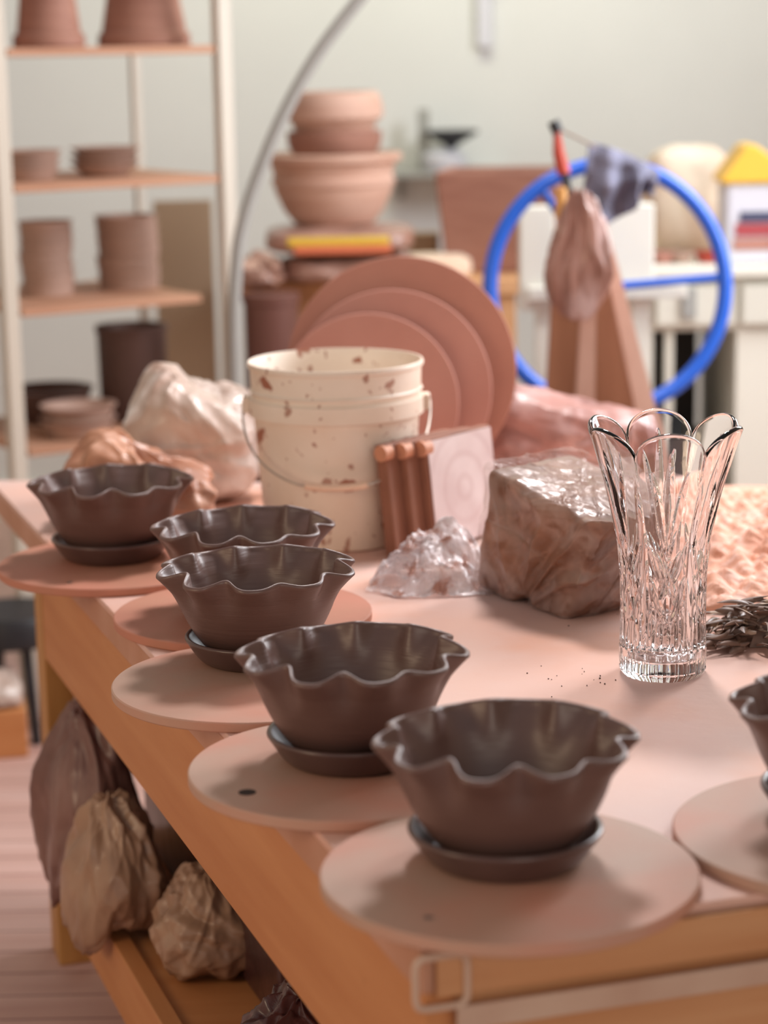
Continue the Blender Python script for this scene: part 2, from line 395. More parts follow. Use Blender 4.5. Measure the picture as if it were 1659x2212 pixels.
# flat strip and square loop screwed to the front
s0 = P(980, 2160, .70)
strip_a = E0 + nn * .028 - np.array([-nn[1], nn[0]]) * .006
plank('trim_strip', strip_a - e2 * .004, strip_a - e2 * .004 + nn * .8, .670, .692, .006, M['steel'], -1, bev=.001)
mb = MB(); lc = E0 + nn * .015 - np.array([-nn[1], nn[0]]) * .012
lp = []
for k in range(32):
    a = 2 * PI * (k + .5) / 32; ex = .35
    xx = math.copysign(abs(math.cos(a)) ** ex, math.cos(a)) * .0235; zz = math.copysign(abs(math.sin(a)) ** ex, math.sin(a)) * .0235
    p = lc + nn * xx; lp.append((p[0], p[1], .716 + zz - .0))
mb.tube(lp, .0034, 8, True).build('square_loop', M['steel'], tb, 60)
# legs
def leg(along, off, n='leg'):
    c = E0 + e2 * along + np.array([.945, .327]) * off
    MB().box((0, 0, 0), (.07, .085, .70)).build(n, M['leg'], tb, loc=(c[0], c[1], .3495), rot=(0, 0, math.atan2(nn[1], nn[0])), bev=.003)
leg(1.83, .0393); leg(.1, .072); leg(.12, .9); leg(1.78, .9)
# lower shelf: front board and deck
plank('lower_rail', E0 + e2 * .06 + nn * .004, E0 + e2 * 1.787 + nn * .004, .118, .222, .028, M['apron'], -1)
dk = [E0 + e2 * .08 + nn * .03, E0 + e2 * .08 + nn * .86, E0 + e2 * 1.82 + nn * .86, E0 + e2 * 1.82 + nn * .03]
MB().prism([tuple(p) for p in dk], .19, .212).build('lower_shelf', M['apron'], tb)

# ================================================================== BATS, SAUCERS, BOWLS
def disc_mb(R, th, n=128):
    r = .0015
    return MB().lathe([(R - r, 0), (R, r), (R, th - r), (R - r, th)], n)
def bowl_mesh():
    NC = 280; rows = []
    H = .108; th = np.linspace(0, 2 * PI, NC, endpoint=False)
    ph = 10 * th
    def ring(r, z, t, inn=0):
        env = np.clip((t - .56) / .44, 0, 1) ** 1.7
        wv = np.cos(ph) - .20 * np.cos(2 * ph)
        irregular = 1 + .25 * np.sin(3 * th + 1) + .15 * np.sin(2 * th)
        rr = r * (1 + .012 * np.sin(2 * th + .6) * env) + .0088 * env * wv * irregular
        zz = z - .0033 * env * wv * irregular + .0015 * np.sin(2 * th) * env
        rows.append(np.stack([rr * np.cos(th), rr * np.sin(th), zz], 1))
    R0, R1 = .050, .112
    def rad(t): return R0 + (R1 - R0) * (t ** .74) + .007 * math.sin(PI * t) * (1 - t) + .004 * max(0, t - .8) / .2
    for t in (0.0,): ring(.001, .0, 0); ring(R0 * .6, 0, 0); ring(R0 - .002, 0, 0)
    for k in range(46):
        t = k / 45; ring(rad(t), .001 + t * (H - .001), t)
    T = .0072
    for k in range(1, 8):
        a = PI * k / 8; ring(R1 + .004 - T / 2 + math.cos(a) * T / 2 + .0006 * math.sin(a), H + math.sin(a) * T * .62, 1)
    for k in range(40):
        t = 1 - k / 39; zz = .008 + t * (H - .008)
        tt = max(0, (zz - .001) / (H - .001)); ring(rad(tt) * (1) - T - .004 * (1 - t) ** 3, zz, tt)
    for q in (.8, .5, .25, .02): ring((rad(.06) - T - .004) * q, .008 - .001 * (1 - q), 0)
    return np.concatenate(rows), len(rows), NC
bv, nr_, nc_ = bowl_mesh()
me = bpy.data.meshes.new('scalloped_bowl'); me.from_pydata(bv.tolist(), [], grid_faces(nr_, nc_)); me.update()
me.polygons.foreach_set('use_smooth', [True] * len(me.polygons)); me.materials.append(M['clay'])
bowl_me = me
sa = MB()
prof = [(.001, 0), (.066, 0), (.070, .002)]
for k in range(1, 9): t = k / 8; prof.append((.070 + .0205 * t ** .8, .002 + .028 * t))
for k in range(1, 6): a = PI * k / 6; prof.append((.0905 - .0032 + .0032 * math.cos(a), .030 + .0032 * math.sin(a)))
for k in range(9): t = 1 - k / 8; prof.append((.0660 + .018 * t ** .9, .0075 + .0225 * t))
prof += [(.060, .0062), (.03, .006), (.001, .006)]
sa.lathe(prof, 128)
so = sa.build('saucer', M['saucer'], None, 60); saucer_me = so.data; bpy.data.objects.remove(so)
bo = disc_mb(.1732, .012).build('bat', M['bat'], None, 30); bat_me = bo.data; bpy.data.objects.remove(bo)

def place(name, me, loc, rz, label, cat, group):
    o = bpy.data.objects.new(name, me); COL.objects.link(o); o.location = loc; o.rotation_euler = (0, 0, rz)
    return tag(o, label, cat, group)
sets = [  # bat pixel, bowl rim pixel, description, z lift of the bat, bowl yaw
    ((1100, 1878), (1090, 1597), 'nearest the camera', 0, .07, 'nearest'),
    ((763, 1652), (757, 1412), 'second from the near corner', 0, -.05, 'second nearest'),
    ((555, 1468), (553, 1228), 'third from the near corner', 0, -.30, 'third'),
    ((525, 1320), (522, 1136), 'half hidden behind the third one', 0, .04, 'fourth'),
    ((250, 1212), (237, 1040), 'at the far left end', 0, .157, 'farthest'),
    ((1848, 1790), (1852, 1518), 'cut off at the right', 0, .35, 'right')]
G1 = 'scalloped clay bowls'; G2 = 'clay saucers under the bowls'; G3 = 'round wooden bats under the bowls'
for bp_, rp, desc, dz, yaw, key in sets:
    z0 = .7502 + dz
    bl = {'nearest': 'round dusty bat at the near table corner under the closest bowl',
          'second nearest': 'round pale bat with a dark hole, under the second bowl from the near corner',
          'third': 'round tan bat under the third bowl, overhanging the left table edge',
          'fourth': 'round pinkish bat mostly hidden behind the third bowl',
          'farthest': 'round pink bat at the far left, under the bowl at the end of the row',
          'right': 'round bat with faint rings cut off by the right side of the photo'}[key]
    c = P(*bp_, z0 + .012)
    bt = place('pottery_bat', bat_me, (c[0], c[1], z0), yaw, bl, 'bat', G3)
    if key in ('farthest', 'fourth'):
        bt.data = bat_me.copy(); bt.data.materials[0] = M['batpink']
    spots = {'nearest': [(925, 1982)], 'second nearest': [(534, 1711)], 'farthest': [(150, 1258)]}.get(key, [])
    for sxy in spots:
        q = P(*sxy, z0 + .0125)
        l = MB().lathe([(.004, 0), (.004, .0006), (.0015, .0006)] if key != 'second nearest' else [(.009, 0), (.009, .0004)], 20)
        h = l.build('peg_hole' if key == 'second nearest' else 'screw', M['batedge'] if key == 'second nearest' else M['screw'], bt)
        h.parent = bt
        v = Matrix.Rotation(-yaw, 3, 'Z') @ Vector((q[0] - c[0], q[1] - c[1], 0)); h.location = (v.x, v.y, .0122)
    rm = P(*rp, z0 + .012 + .0062 + .108)
    place('saucer', saucer_me, (rm[0], rm[1], z0 + .0122), yaw, 'dark brown clay saucer under the scalloped bowl ' + desc, 'saucer', G2)
    place('scalloped_bowl', bowl_me, (rm[0], rm[1], z0 + .0122 + .0063), yaw, 'dark brown clay bowl with wavy rim, ' + desc, 'bowl', G1)

# ================================================================== CRYSTAL VASE
def vase():
    NC = 660; NR = 330
    th = np.linspace(0, 2 * PI, NC, endpoint=False)
    a = ((th / (2 * PI) * 6) % 1) * 2 - 1                    # -1..1 across a petal
    arc = np.sqrt(np.clip(1 - (np.abs(a) ** 1.9), 0, 1))
    ztop = .270 + .036 * arc
    zp = np.array([0, .006, .036, .08, .12, .15, .18, .23, .29, .32]); rp = np.array([.0475, .0525, .053, .0515, .0520, .0545, .0590, .0700, .0880, .0985])
    fine = np.linspace(0, .32, 400); rf = np.interp(fine, zp, rp)
    ker = np.hanning(45); ker /= ker.sum(); pad = np.pad(rf, 22, mode='edge'); rs = np.convolve(pad, ker, 'valid'); rs[:12] = rf[:12]
    segs = []
    def S(a0, z0, a1, z1, w, d): segs.append((a0, z0, a1, z1, w * 1.3, d * 1.15))
    S(0, .140, 0, .285, .0042, .0030)
    for s in (-1, 1):
        S(0, .146, s * .52, .262, .0036, .0026)
        S(s * 1.0, .036, s * 1.0, .238, .0040, .0032)
        for q in range(3):
            S(s * (.86 - .34 * q), .176 - .012 * q, s * (.18 - .34 * q), .118 - .012 * q, .0032, .0026)
        S(s * .80, .132, s * .08, .074, .0034, .0026)
        S(s * .34, .036, s * .34, .082, .0034, .0022); S(s * .68, .036, s * .68, .100, .0034, .0022)
    S(0, .036, 0, .074, .0034, .0022)
    def cut(aa, z, Rl):
        hw = Rl * PI / 6
        dep = np.zeros_like(aa)
        for a0, z0, a1, z1, wd, d in segs:
            for sh in (-2, 0, 2):
                x = (aa - a0 - sh) * hw; x1 = (a1 - a0) * hw; y = z - z0; y1 = z1 - z0
                L2 = x1 * x1 + y1 * y1; t = np.clip((x * x1 + y * y1) / L2, 0, 1)
                dist = np.sqrt((x - t * x1) ** 2 + (y - t * y1) ** 2)
                wl = wd * np.sqrt(np.clip(4 * t * (1 - t), 0, 1)) + 1e-5
                dep = np.maximum(dep, d * np.clip(1 - dist / wl, 0, 1) * np.clip(4 * t * (1 - t) * 1.6, 0, 1))
        return dep
    rows = []
    bev = 1 - .04
    rows.append(np.stack([.001 * np.cos(th), .001 * np.sin(th), np.full(NC, .002)], 1))
    rows.append(np.stack([.03 * np.cos(th), .03 * np.sin(th), np.full(NC, .002)], 1))
    rows.append(np.stack([.044 * np.cos(th), .044 * np.sin(th), np.full(NC, .0)], 1))
    for k in range(NR):
        t = k / (NR - 1); z = t * ztop
        R = np.interp(z, fine, rs)
        dep = cut(a, z, R)
        fac = np.clip((.037 - z) / .003, 0, 1)
        dep = dep * (1 - fac) + fac * (.0018 * np.abs(np.sin(th * 12)) ** .6 * -1 + .0018) * 1.0
        dep = dep + .0014 * np.exp(-((z - .037) / .0012) ** 2)
        flute = np.clip((.075 - z) / .03, 0, 1) * (1 - fac) * .0012 * np.abs(np.sin(th * 12))
        pet = np.clip((z - .235) / .07, 0, 1) * (.0045 * (arc - .6))
        r = R - dep - flute + pet
        rows.append(np.stack([r * np.cos(th), r * np.sin(th), z], 1))
    Rt = np.interp(ztop, fine, rs) + .0045 * (arc - .6) * np.clip((ztop - .235) / .07, 0, 1)
    T = .0072
    for k in range(1, 7):
        an = PI * k / 7; r = Rt - T / 2 + T / 2 * math.cos(an)
        rows.append(np.stack([r * np.cos(th), r * np.sin(th), ztop + T * .5 * math.sin(an)], 1))
    NI = 90
    for k in range(NI):
        t = 1 - k / (NI - 1); z = .024 + t * (ztop - .024)
        R = np.interp(z, fine, rs) + np.clip((z - .235) / .07, 0, 1) * (.0045 * (arc - .6)) - T - .0022 * (1 - t)
        rows.append(np.stack([R * np.cos(th), R * np.sin(th), z], 1))
    for q in (.9, .6, .3, .02):
        r = (.053 - T - .004) * q; rows.append(np.stack([r * np.cos(th), r * np.sin(th), np.full(NC, .0225)], 1))
    V = np.concatenate(rows)
    fs = grid_faces(len(rows), NC)
    nr = len(rows); fs.append(tuple(range(NC))[::-1]); fs.append(tuple(range((nr - 1) * NC, nr * NC)))
    vc = P(1431, 1452, .75)
    o = obj('crystal_vase', V, fs, M['glass'], None, True, (vc[0], vc[1], .7505), (0, 0, math.radians(-90 - 2 - 30)))
    o.data.set_sharp_from_angle(angle=math.radians(35))
    tag(o, 'tall clear cut crystal vase with six petal scalloped rim standing on the table', 'vase')
vase()

# ================================================================== BUCKET
bc = P(733, 1160, .75)
bk_ = thing('bucket', (bc[0], bc[1], .7505), 'white plastic bucket spattered with clay, standing behind the bowls', 'bucket')
mb = MB()
k_ = .985
pr = [(.001, 0), (.112, 0), (.116, .003), (.130, .195), (.1305, .197), (.1375, .199), (.1375, .224), (.133, .226), (.1335, .233), (.1365, .236), (.1335, .239), (.1345, .270), (.1375, .272), (.1385, .276), (.137, .280), (.1345, .280), (.1335, .276), (.1320, .27), (.113, .006), (.001, .005)]
mb.lathe([(r * k_, z) for r, z in pr], 128)
mb.build('shell', M['bucket'], bk_, 35)
def bail_pt(t):
    x = .145 * math.cos(t); s = math.sin(t)
    return (x, -.147 * min(1, s * 1.08) ** 1.0 if s > 0 else 0, .215 - .108 * s ** .75)
mb = MB(); pts = [bail_pt(PI * k / 40) for k in range(41)]
mb.tube(pts, .0018, 8).build('handle_wire', M['wire'], bk_, 60)
gp = [bail_pt(PI * (.5 + d)) for d in np.linspace(-.105, .105, 7)]
MB().tube(gp, .0058, 14).build('handle_grip', M['grip'], bk_, 50)
for s in (-1, 1):
    MB().box((s * .1385, 0, .213), (.014, .026, .026)).build('handle_ear', M['bucket'], bk_, bev=.004)

# ================================================================== LEANING DISCS
def lean_disc(px, py, Rpx, Y, tilt, label, mt):
    sc_ = Y / FPX * 1.0
    R = Rpx * sc_
    o = disc_mb(R, .012, 128).build('round_board', mt, None, 30)
    # stand on rim: axis horizontal toward the camera then tilt back
    yb = Y - R * math.sin(tilt)
    c = D(px, py, Y)
    cz = .7505 + R * math.cos(tilt) + .012 * math.sin(tilt)
    o.rotation_euler = (PI / 2 - tilt, 0, 0)
    o.location = (c[0], Y, cz)
    return tag(o, label, 'board', 'round boards leaning behind the bucket')
lean_disc(868, 838, 250, 3.79, math.radians(14), 'largest terracotta coloured round board leaning behind the bucket', M['disc'])
lean_disc(846, 885, 219, 3.745, math.radians(14), 'middle sized round board leaning against the largest one behind the bucket', M['disc2'])
lean_disc(795, 890, 199, 3.70, math.radians(14), 'smallest round board, foremost of those leaning behind the bucket', M['disc2'])

# ================================================================== SQUARE SLABS
def square_board(px, py, yaw, lean, label, h=.17, face=False):
    c = P(px, py, .75)
    t = thing('square_board', (c[0], c[1], .7505), label, 'board', yaw, 'square boards leaning against the bucket')
    # local: x = thickness (normal), y = width going away, z up ; leans toward -x
    R_ = Matrix.Rotation(-lean, 3, 'Y')
    W = .17; T = .0205
    mb = MB(); mb.box((0, 0, 0), (T, W, h)); vs = []
    for v in mb.v:
        q = R_ @ Vector((v[0], v[1] + W / 2, v[2] + h / 2)); vs.append(tuple(q))
    zm = min(v[2] for v in vs); mb.v = [(v[0], v[1], v[2] - zm) for v in vs]
    mb.build('board', M['slabwood'], t, bev=.002)
    top = R_ @ Vector((0, 0, h)); top.z -= zm
    a2 = R_ @ Vector((0, 0, h - .012)); 
    # white plaster skin on the right face
    q0 = R_ @ Vector((T / 2 + .0012, W / 2 + .002, h / 2)); q0.z -= zm
    if face: MB().box((0, 0, 0), (.0018, W * .97, h * .96), R_).build('white_face', M['plaster'], t, loc=tuple(q0))
    MB().tube([(a2.x + .004, -.006, a2.z - zm), (a2.x + .004, .014, a2.z - zm)], .0122, 16).build('rounded_corner', M['slabtop'], t, 50)
M['slabtop'] = mat('worn_corner', (196, 136, 106), .6)
M['plaster'] = mat('white_plaster_face', (222, 206, 204), .7, (206, 184, 182), 9)
nt = M['plaster'].node_tree
wv = nt.nodes.new('ShaderNodeTexWave'); wv.wave_type = 'RINGS'; wv.rings_direction = 'X'; wv.inputs['Scale'].default_value = 9; wv.inputs['Distortion'].default_value = .6
tc = [n for n in nt.nodes if n.type == 'TEX_COORD'][0]; nt.links.new(tc.outputs['Object'], wv.inputs['Vector'])
mx = nt.nodes.new('ShaderNodeMix'); mx.data_type = 'RGBA'; mx.inputs[7].default_value = (*s2l((190, 160, 158)), 1)
b = nt.nodes['Principled BSDF']; src = b.inputs['Base Color'].links[0].from_socket
mr = nt.nodes.new('ShaderNodeMapRange'); mr.inputs[1].default_value = .6; mr.inputs[2].default_value = 1; mr.inputs[4].default_value = .35
nt.links.new(wv.outputs['Fac'], mr.inputs[0]); nt.links.new(mr.outputs[0], mx.inputs[0]); nt.links.new(src, mx.inputs[6]); nt.links.new(mx.outputs[2], b.inputs['Base Color'])
for k, lab in enumerate(('brown square board leaning on the bucket, leftmost of three', 'middle one of three brown square boards leaning by the bucket', 'foremost brown square board showing its whitish ringed face')):
    square_board(846 + 42 * k, 1206 - 6 * k, -.66, .11, lab, face=(k == 2))

# ================================================================== WRAPPED CLAY BLOCK
def clay_block():
    cx, cy = .256, 2.915
    t = thing('wrapped_clay_block', (cx, cy, .7505), 'brown block of wet clay wrapped in wrinkled clear plastic, left of the vase', 'clay', 0)
    nu, nv = 420, 200
    th = np.linspace(0, 2 * PI, nu, endpoint=False); ph = np.linspace(-PI / 2, PI / 2, nv + 1)
    TH, PH = np.meshgrid(th, ph); TH = TH.ravel(); PH = PH.ravel()
    Pn = np.stack([np.cos(TH) * np.cos(PH), np.sin(TH) * np.cos(PH), np.sin(PH)], 1); Pn /= ((np.abs(Pn) ** 15).sum(1) ** (1 / 15))[:, None]
    low = np.array([noise.noise(Vector((a * 1.2 + 3, b_ * 1.2, c_ * 1.2))) for a, b_, c_ in Pn])
    fine = np.array([noise.noise(Vector((a * 5 + 3, b_ * 5, c_ * 5))) for a, b_, c_ in Pn])
    # pleats radiating from a gather low on the long face
    gx, gz = Pn[:, 0] - .05, Pn[:, 2] + .95
    ang = np.arctan2(gx, gz + .15); rad = np.hypot(gx, gz)
    front = np.clip(-Pn[:, 1] * 2 - .5, 0, 1)
    pl = (1 - 2.0 * np.abs(np.sin(ang * 7.5 + 2.2 * low + .4)))
    pl = pl * np.exp(-((ang - .25) / .75) ** 2) * front * np.clip(rad * 1.2, .15, 1)
    notch = -np.exp(-((gx) / .16) ** 2) * np.clip(.8 - gz, 0, 1) * front
    def shell(name, mt, dims, amp, K, seed, zoff, ex=0):
        d = amp * (.9 * creases(Pn, seed, K, .8, .035, 1.3) + 1.1 * low + .2 * fine + 1.9 * pl + ex * .5 * np.abs(low)) + notch * .016
        S_ = np.array(dims) / 2 * np.stack([1 + .10 * Pn[:, 2], 1 + .03 * Pn[:, 2], np.ones(len(Pn))], 1)
        L_ = np.linalg.norm(Pn, axis=1, keepdims=True)
        V = Pn * S_ + Pn / L_ * d[:, None]
        V[:, 0] += .030 * Pn[:, 2]
        V[:, 2] += .012 * Pn[:, 0] * -1 * np.clip(Pn[:, 2], 0, 1)
        R_ = np.array(Matrix.Rotation(math.radians(-56), 3, 'Z') @ Matrix.Rotation(math.radians(3), 3, 'X') @ Matrix.Rotation(math.radians(4), 3, 'Y'))
        V = V @ R_.T
        V[:, 2] -= V[:, 2].min() + .007; V[:, 2] = np.maximum(V[:, 2], zoff)
        return obj(name, V, grid_faces(nv + 1, nu), mt, t, True)
    shell('clay', M['wet'], (.230, .146, .170), .0042, 34, 3.2, .001)
    shell('plastic_wrap', M['film'], (.240, .156, .179), .0056, 42, 3.2, .0002, 1)
    return t
clay_block()

def crumple(name, mt, c, dims, seed, label=None, cat=None, parent=None, amp=1.0, rot=0, tip=None):
    """crumpled sheet of film standing as a peaked heap"""
    n = 90; vs = []
    for i in range(n + 1):
        for j in range(n + 1):
            u = i / n * 2 - 1; v = j / n * 2 - 1
            rr = math.sqrt(u * u + v * v)
            hh = max(0, 1 - rr ** 2.2)
            q = Vector((u * 1.7 + seed, v * 1.7, seed * .7))
            n1 = 1 - 2.2 * abs(noise.noise(q * 1.3)); n2 = 1 - 2 * abs(noise.noise(q * 3.1 + Vector((n1 * .4, 0, 0)))); n3 = 1 - 2 * abs(noise.noise(q * 6.5))
            h = hh * dims[2] * (.72 + .30 * n1 * amp) + (.10 * n2 + .05 * n3) * dims[2] * amp * min(1, (1.25 - rr) * 2 if rr < 1.25 else 0)
            if tip: h += dims[2] * tip[2] * math.exp(-((u - tip[0]) ** 2 + (v - tip[1]) ** 2) / .08)
            ox = .12 * noise.noise(q * 2 + Vector((7, 1, 3))); oy = .12 * noise.noise(q * 2 + Vector((1, 8, 3)))
            edge = 1 + .12 * noise.noise(Vector((math.atan2(v, u) * 2, seed, 0)))
            k = edge / max(1, rr / max(abs(u), abs(v), 1e-5) * .9)
            vs.append(((u + ox) * k * dims[0] / 2, (v + oy) * k * dims[1] / 2, max(.0012 + .002 * abs(n2), h)))
    fs = [(i * (n + 1) + j, (i + 1) * (n + 1) + j, (i + 1) * (n + 1) + j + 1, i * (n + 1) + j + 1) for i in range(n) for j in range(n)]
    o = obj(name, vs, fs, mt, parent, True, c, (0, 0, rot))
    sm = o.modifiers.new('thickness', 'SOLIDIFY'); sm.thickness = .0004
    if label: tag(o, label, cat)
    return o
cc = P(935, 1262, .75)
crumple('plastic_bag', M['filmw'], (cc[0] + .005, cc[1], .7505), (.185, .17, .062), 5.2, 'crumpled clear plastic bag smeared with clay, lying against the wrapped clay block', 'bag', amp=1.5, tip=(.35, .25, .35))

# ================================================================== BAGS ON THE TABLE
c = P(1215, 985, .75)
blob('clay_bag', M['wetpink'], None, (.30, 3.86, .7505), (.36, .17, .125), (0, .0, -.12), .7, .009, 2.3, K=80, peak=(-.5, .5, .6))
tag(bpy.data.objects['clay_bag'], 'long mauve plastic clay bag lying behind the round boards', 'bag')
o = blob('plastic_sack', M['bagwhite'], None, (-.325, 3.68, .7505), (.215, .19, .185), (0, 0, .1), .62, .009, 4.4, drape=.3, peak=(-.45, .45, .4), K=80)
tag(o, 'cloudy whitish plastic sack of clay standing left of the bucket', 'bag')
o = blob('clay_bag', M['bagtan'], None, (-.405, 3.47, .7505), (.24, .14, .10), (0, 0, -.12), .55, .009, 8.1, drape=.5, peak=(-.3, 1.0, .45), K=70)
tag(o, 'tan crumpled clay bag behind the farthest bowl, in front of the whitish sack', 'bag')

# ================================================================== CLAY SLAB AND TRIMMINGS (right)
def slab():
    a = np.array([.415, 2.84]); ux = np.array([.999, -.03]); uy = np.array([.12, .993])
    nx, ny = 150, 200; vs = []
    for i in range(ny + 1):
        for j in range(nx + 1):
            u, v = j / nx, i / ny
            p = a + ux * u * .52 + uy * v * .78
            q = Vector((p[0] * 22, p[1] * 11, 0))
            n1 = abs(noise.noise(q * 1.3)); n2 = abs(noise.noise(q * 2.9 + Vector((n1 * 3, 0, 0))))
            edge = min(u, 1 - u, v, 1 - v) * 20; e = min(1, edge)
            w_ = .010 * noise.noise(Vector((p[0] * 14, p[1] * 14, 4))) * (1 - e)
            vs.append((p[0] + w_, p[1] + w_, .7505 + .002 + (.014 + .026 * n1 + .014 * n2) * (.35 + .65 * e)))
    fs = [(i * (nx + 1) + j, i * (nx + 1) + j + 1, (i + 1) * (nx + 1) + j + 1, (i + 1) * (nx + 1) + j) for i in range(ny) for j in range(nx)]
    nb = len(vs)
    ring = [j for j in range(nx + 1)] + [i * (nx + 1) + nx for i in range(1, ny + 1)] + [ny * (nx + 1) + j for j in range(nx - 1, -1, -1)] + [i * (nx + 1) for i in range(ny - 1, 0, -1)]
    for r in ring: vs.append((vs[r][0], vs[r][1], .7505))
    k = len(ring)
    for i in range(k): fs.append((ring[i], nb + i, nb + (i + 1) % k, ring[(i + 1) % k]))
    fs.append(tuple(nb + i for i in range(k))[::-1])
    o = obj('clay_slab', vs, fs, M['slab'], None, True)
    tag(o, 'wide pinkish slab of torn dried clay on the table behind the vase', 'clay')
slab()
def trimmings():
    rnd = random.Random(5); mb = MB()
    c0 = P(1690, 1385, .75); W = .098; Dp = .05
    cv = []; 
    for i in range(13):
        for j in range(28):
            ph_ = PI / 2 * i / 12; a_ = 2 * PI * j / 28; r_ = math.cos(ph_); q = .85 + .25 * noisev(r_ * math.cos(a_) * 3, r_ * math.sin(a_) * 3, ph_ * 2)
            cv.append((W * .8 * r_ * math.cos(a_) * q, Dp * .8 * r_ * math.sin(a_) * q, .044 * math.sin(ph_) * q + .0003))
    mb.add(cv, grid_faces(13, 28) + [tuple(range(28))[::-1]])
    for k in range(300):
        # curved tapered ribbon
        bx = rnd.uniform(-W, W) ; by = rnd.uniform(-Dp, Dp) ; 
        hmax = .056 * max(.15, 1 - (abs(bx) / W) ** 3) * max(.2, 1 - (abs(by) / Dp) ** 3)
        bz = rnd.uniform(.35, 1) * hmax + .003
        L_ = rnd.uniform(.025, .06); wd = rnd.uniform(.0022, .0055); ang = rnd.uniform(-.5, .5) + 2.6 * noisev(bx * 16, by * 16, 3) + (0 if bx > -.05 else 1.0) + (PI if rnd.random() < .5 else 0) ; lift = rnd.uniform(-.3, .55)
        cur = rnd.uniform(-22, 22); tw = rnd.uniform(-1.2, 1.2)
        n = 12; p = Vector((bx, by, bz)); hd = ang; vs = []
        for i in range(n + 1):
            t = i / n; wv = wd * math.sin(PI * min(.98, .08 + .9 * t)) ** .6
            el = lift * (1 - 1.6 * t)
            d = Vector((math.cos(hd) * math.cos(el), math.sin(hd) * math.cos(el), math.sin(el)))
            side = Vector((-math.sin(hd), math.cos(hd), 0)); up = d.cross(side) * -1
            s = side * math.cos(tw * t + .7) + up * math.sin(tw * t + .7); nn_ = d.cross(s)
            pz = Vector((p.x, p.y, max(p.z, wv * .8 + .002)))
            for (a_, b_) in ((-1, -.25), (-.6, .35), (0, .55), (.6, .35), (1, -.25), (0, -.35)):
                q = pz + s * wv * a_ + nn_ * wv * b_ * .6; vs.append((q.x, q.y, max(q.z, .0005)))
            p = p + d * L_ / n; hd += cur * L_ / n
        fs = []
        for i in range(n):
            for j in range(6): fs.append((i * 6 + j, i * 6 + (j + 1) % 6, (i + 1) * 6 + (j + 1) % 6, (i + 1) * 6 + j))
        fs += [tuple(range(6))[::-1], tuple(range(n * 6, n * 6 + 6))]
        mb.add(vs, fs)
    # core lump below the ribbons
    o = mb.build('clay_trimmings', M['trim'], None, 50, loc=(c0[0], c0[1], .7505))
    tag(o, 'heap of curled dark brown clay trimmings right of the vase', 'clay', kind='stuff')
trimmings()
# few crumbs of clay on the tabletop
rnd = random.Random(3); mb = MB()
for k in range(26):
    p = P(rnd.choice([1300, 1305, 1250, 1180]) + rnd.gauss(0, 22), 1470 + rnd.gauss(0, 14) - (0 if k < 18 else 150), .7503); s = rnd.uniform(.0004, .0013)
    mb.box((p[0], p[1], .7503 + s / 2), (s * 1.6, s * 1.2, s), Matrix.Rotation(rnd.uniform(0, 3), 3, 'Z'))
tag(mb.build('clay_crumbs', M['darkclay']), 'scattered tiny clay crumbs on the tabletop left of the vase foot', 'crumbs', kind='stuff')

# ================================================================== UNDER THE TABLE
def under(px, py, off, z, dims, mt, label, seed, name='clay_bag', rot=(0, 0, 0), **k):
    if px is None: px, py = py; off = float((P(px, py, z)[:2] - E0) @ np.array([.945, .327]))
    d = Fv + Rv * (px - 829.5) / FPX - Uv * (py - 1106) / FPX
    n2 = np.array([.945, .327]); o_ = E0 + n2 * off
    t = ((o_ - CAM[:2]) @ n2) / (d[:2] @ n2); w_ = CAM + t * d
    o = blob(name, mt, None, (w_[0], w_[1], z), dims, rot, **k, seed=seed, droop=1.3)
    return tag(o, label, 'bag')
under(195, 1700, .03, .2225, (.155, .23, .28), M['bagmauve'], 'mauve plastic clay bag farthest back under the table, draping over the rail', 6.1, rot=(0, .0, .34), box=.8, folds=.008, neck=.35, drape=.7, vert=.6, pleats=5, K=90)
under(243, 1900, .02, .2225, (.14, .19, .20), M['bagbeige'], 'beige tied plastic bag standing in the middle of the shelf under the table', 1.4, rot=(0, 0, .34), box=.75, folds=.008, neck=.45, drape=.7, vert=.6, pleats=6, K=90)
under(None, (455, 2085), 0, .2125, (.158, .17, .15), M['bagbeige'], 'beige knotted bag on the bare shelf board, nearest whole bag under the table', 9.2, rot=(0, 0, .3), box=.8, folds=.008, neck=.4, drape=.2, K=110)
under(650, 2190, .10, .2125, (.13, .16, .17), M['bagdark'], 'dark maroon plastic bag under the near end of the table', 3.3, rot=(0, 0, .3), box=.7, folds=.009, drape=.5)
dc = E0 + e2 * 1.36 + np.array([.945, .327]) * .27
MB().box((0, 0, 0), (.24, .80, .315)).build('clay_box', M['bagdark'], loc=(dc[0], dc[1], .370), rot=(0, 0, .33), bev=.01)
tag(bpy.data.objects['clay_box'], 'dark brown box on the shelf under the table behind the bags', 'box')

# ================================================================== RACK (left background)
FR = D(492, 500, 5.2)[:2]; FL = D(22, 700, 4.9)[:2]
ax = (FR - FL); WR = np.linalg.norm(ax); axu = ax / WR; bkd = np.array([-axu[1], axu[0]]); DP = .46
rk = thing('storage_rack', (0, 0, 0), 'cream metal rack with wooden shelves holding unfired pots', 'rack')
BL = FL + bkd * DP; BR = FR + bkd * DP
for q, wd in ((FL, .034), (FR, .034), (BL, .022), (BR, .022)):
    MB().box((0, 0, 0), (wd, wd, 1.75)).build('upright', M['rackpaint'], rk, loc=(q[0], q[1], .876), rot=(0, 0, math.atan2(axu[1], axu[0])), bev=.002)
shz = [1.515, 1.218, .94, .62]
cen = (FL + BR) / 2
for i, z in enumerate(shz):
    o = MB().box((0, 0, 0), (WR - .045 + (0 if i < 2 else -.06), DP + .02, .018)).build('shelf_board', M['shelfwood'], rk, loc=(cen[0] - (axu[0] * .03 if i >= 2 else 0), cen[1], z - .009), rot=(0, 0, math.atan2(axu[1], axu[0])), bev=.002)
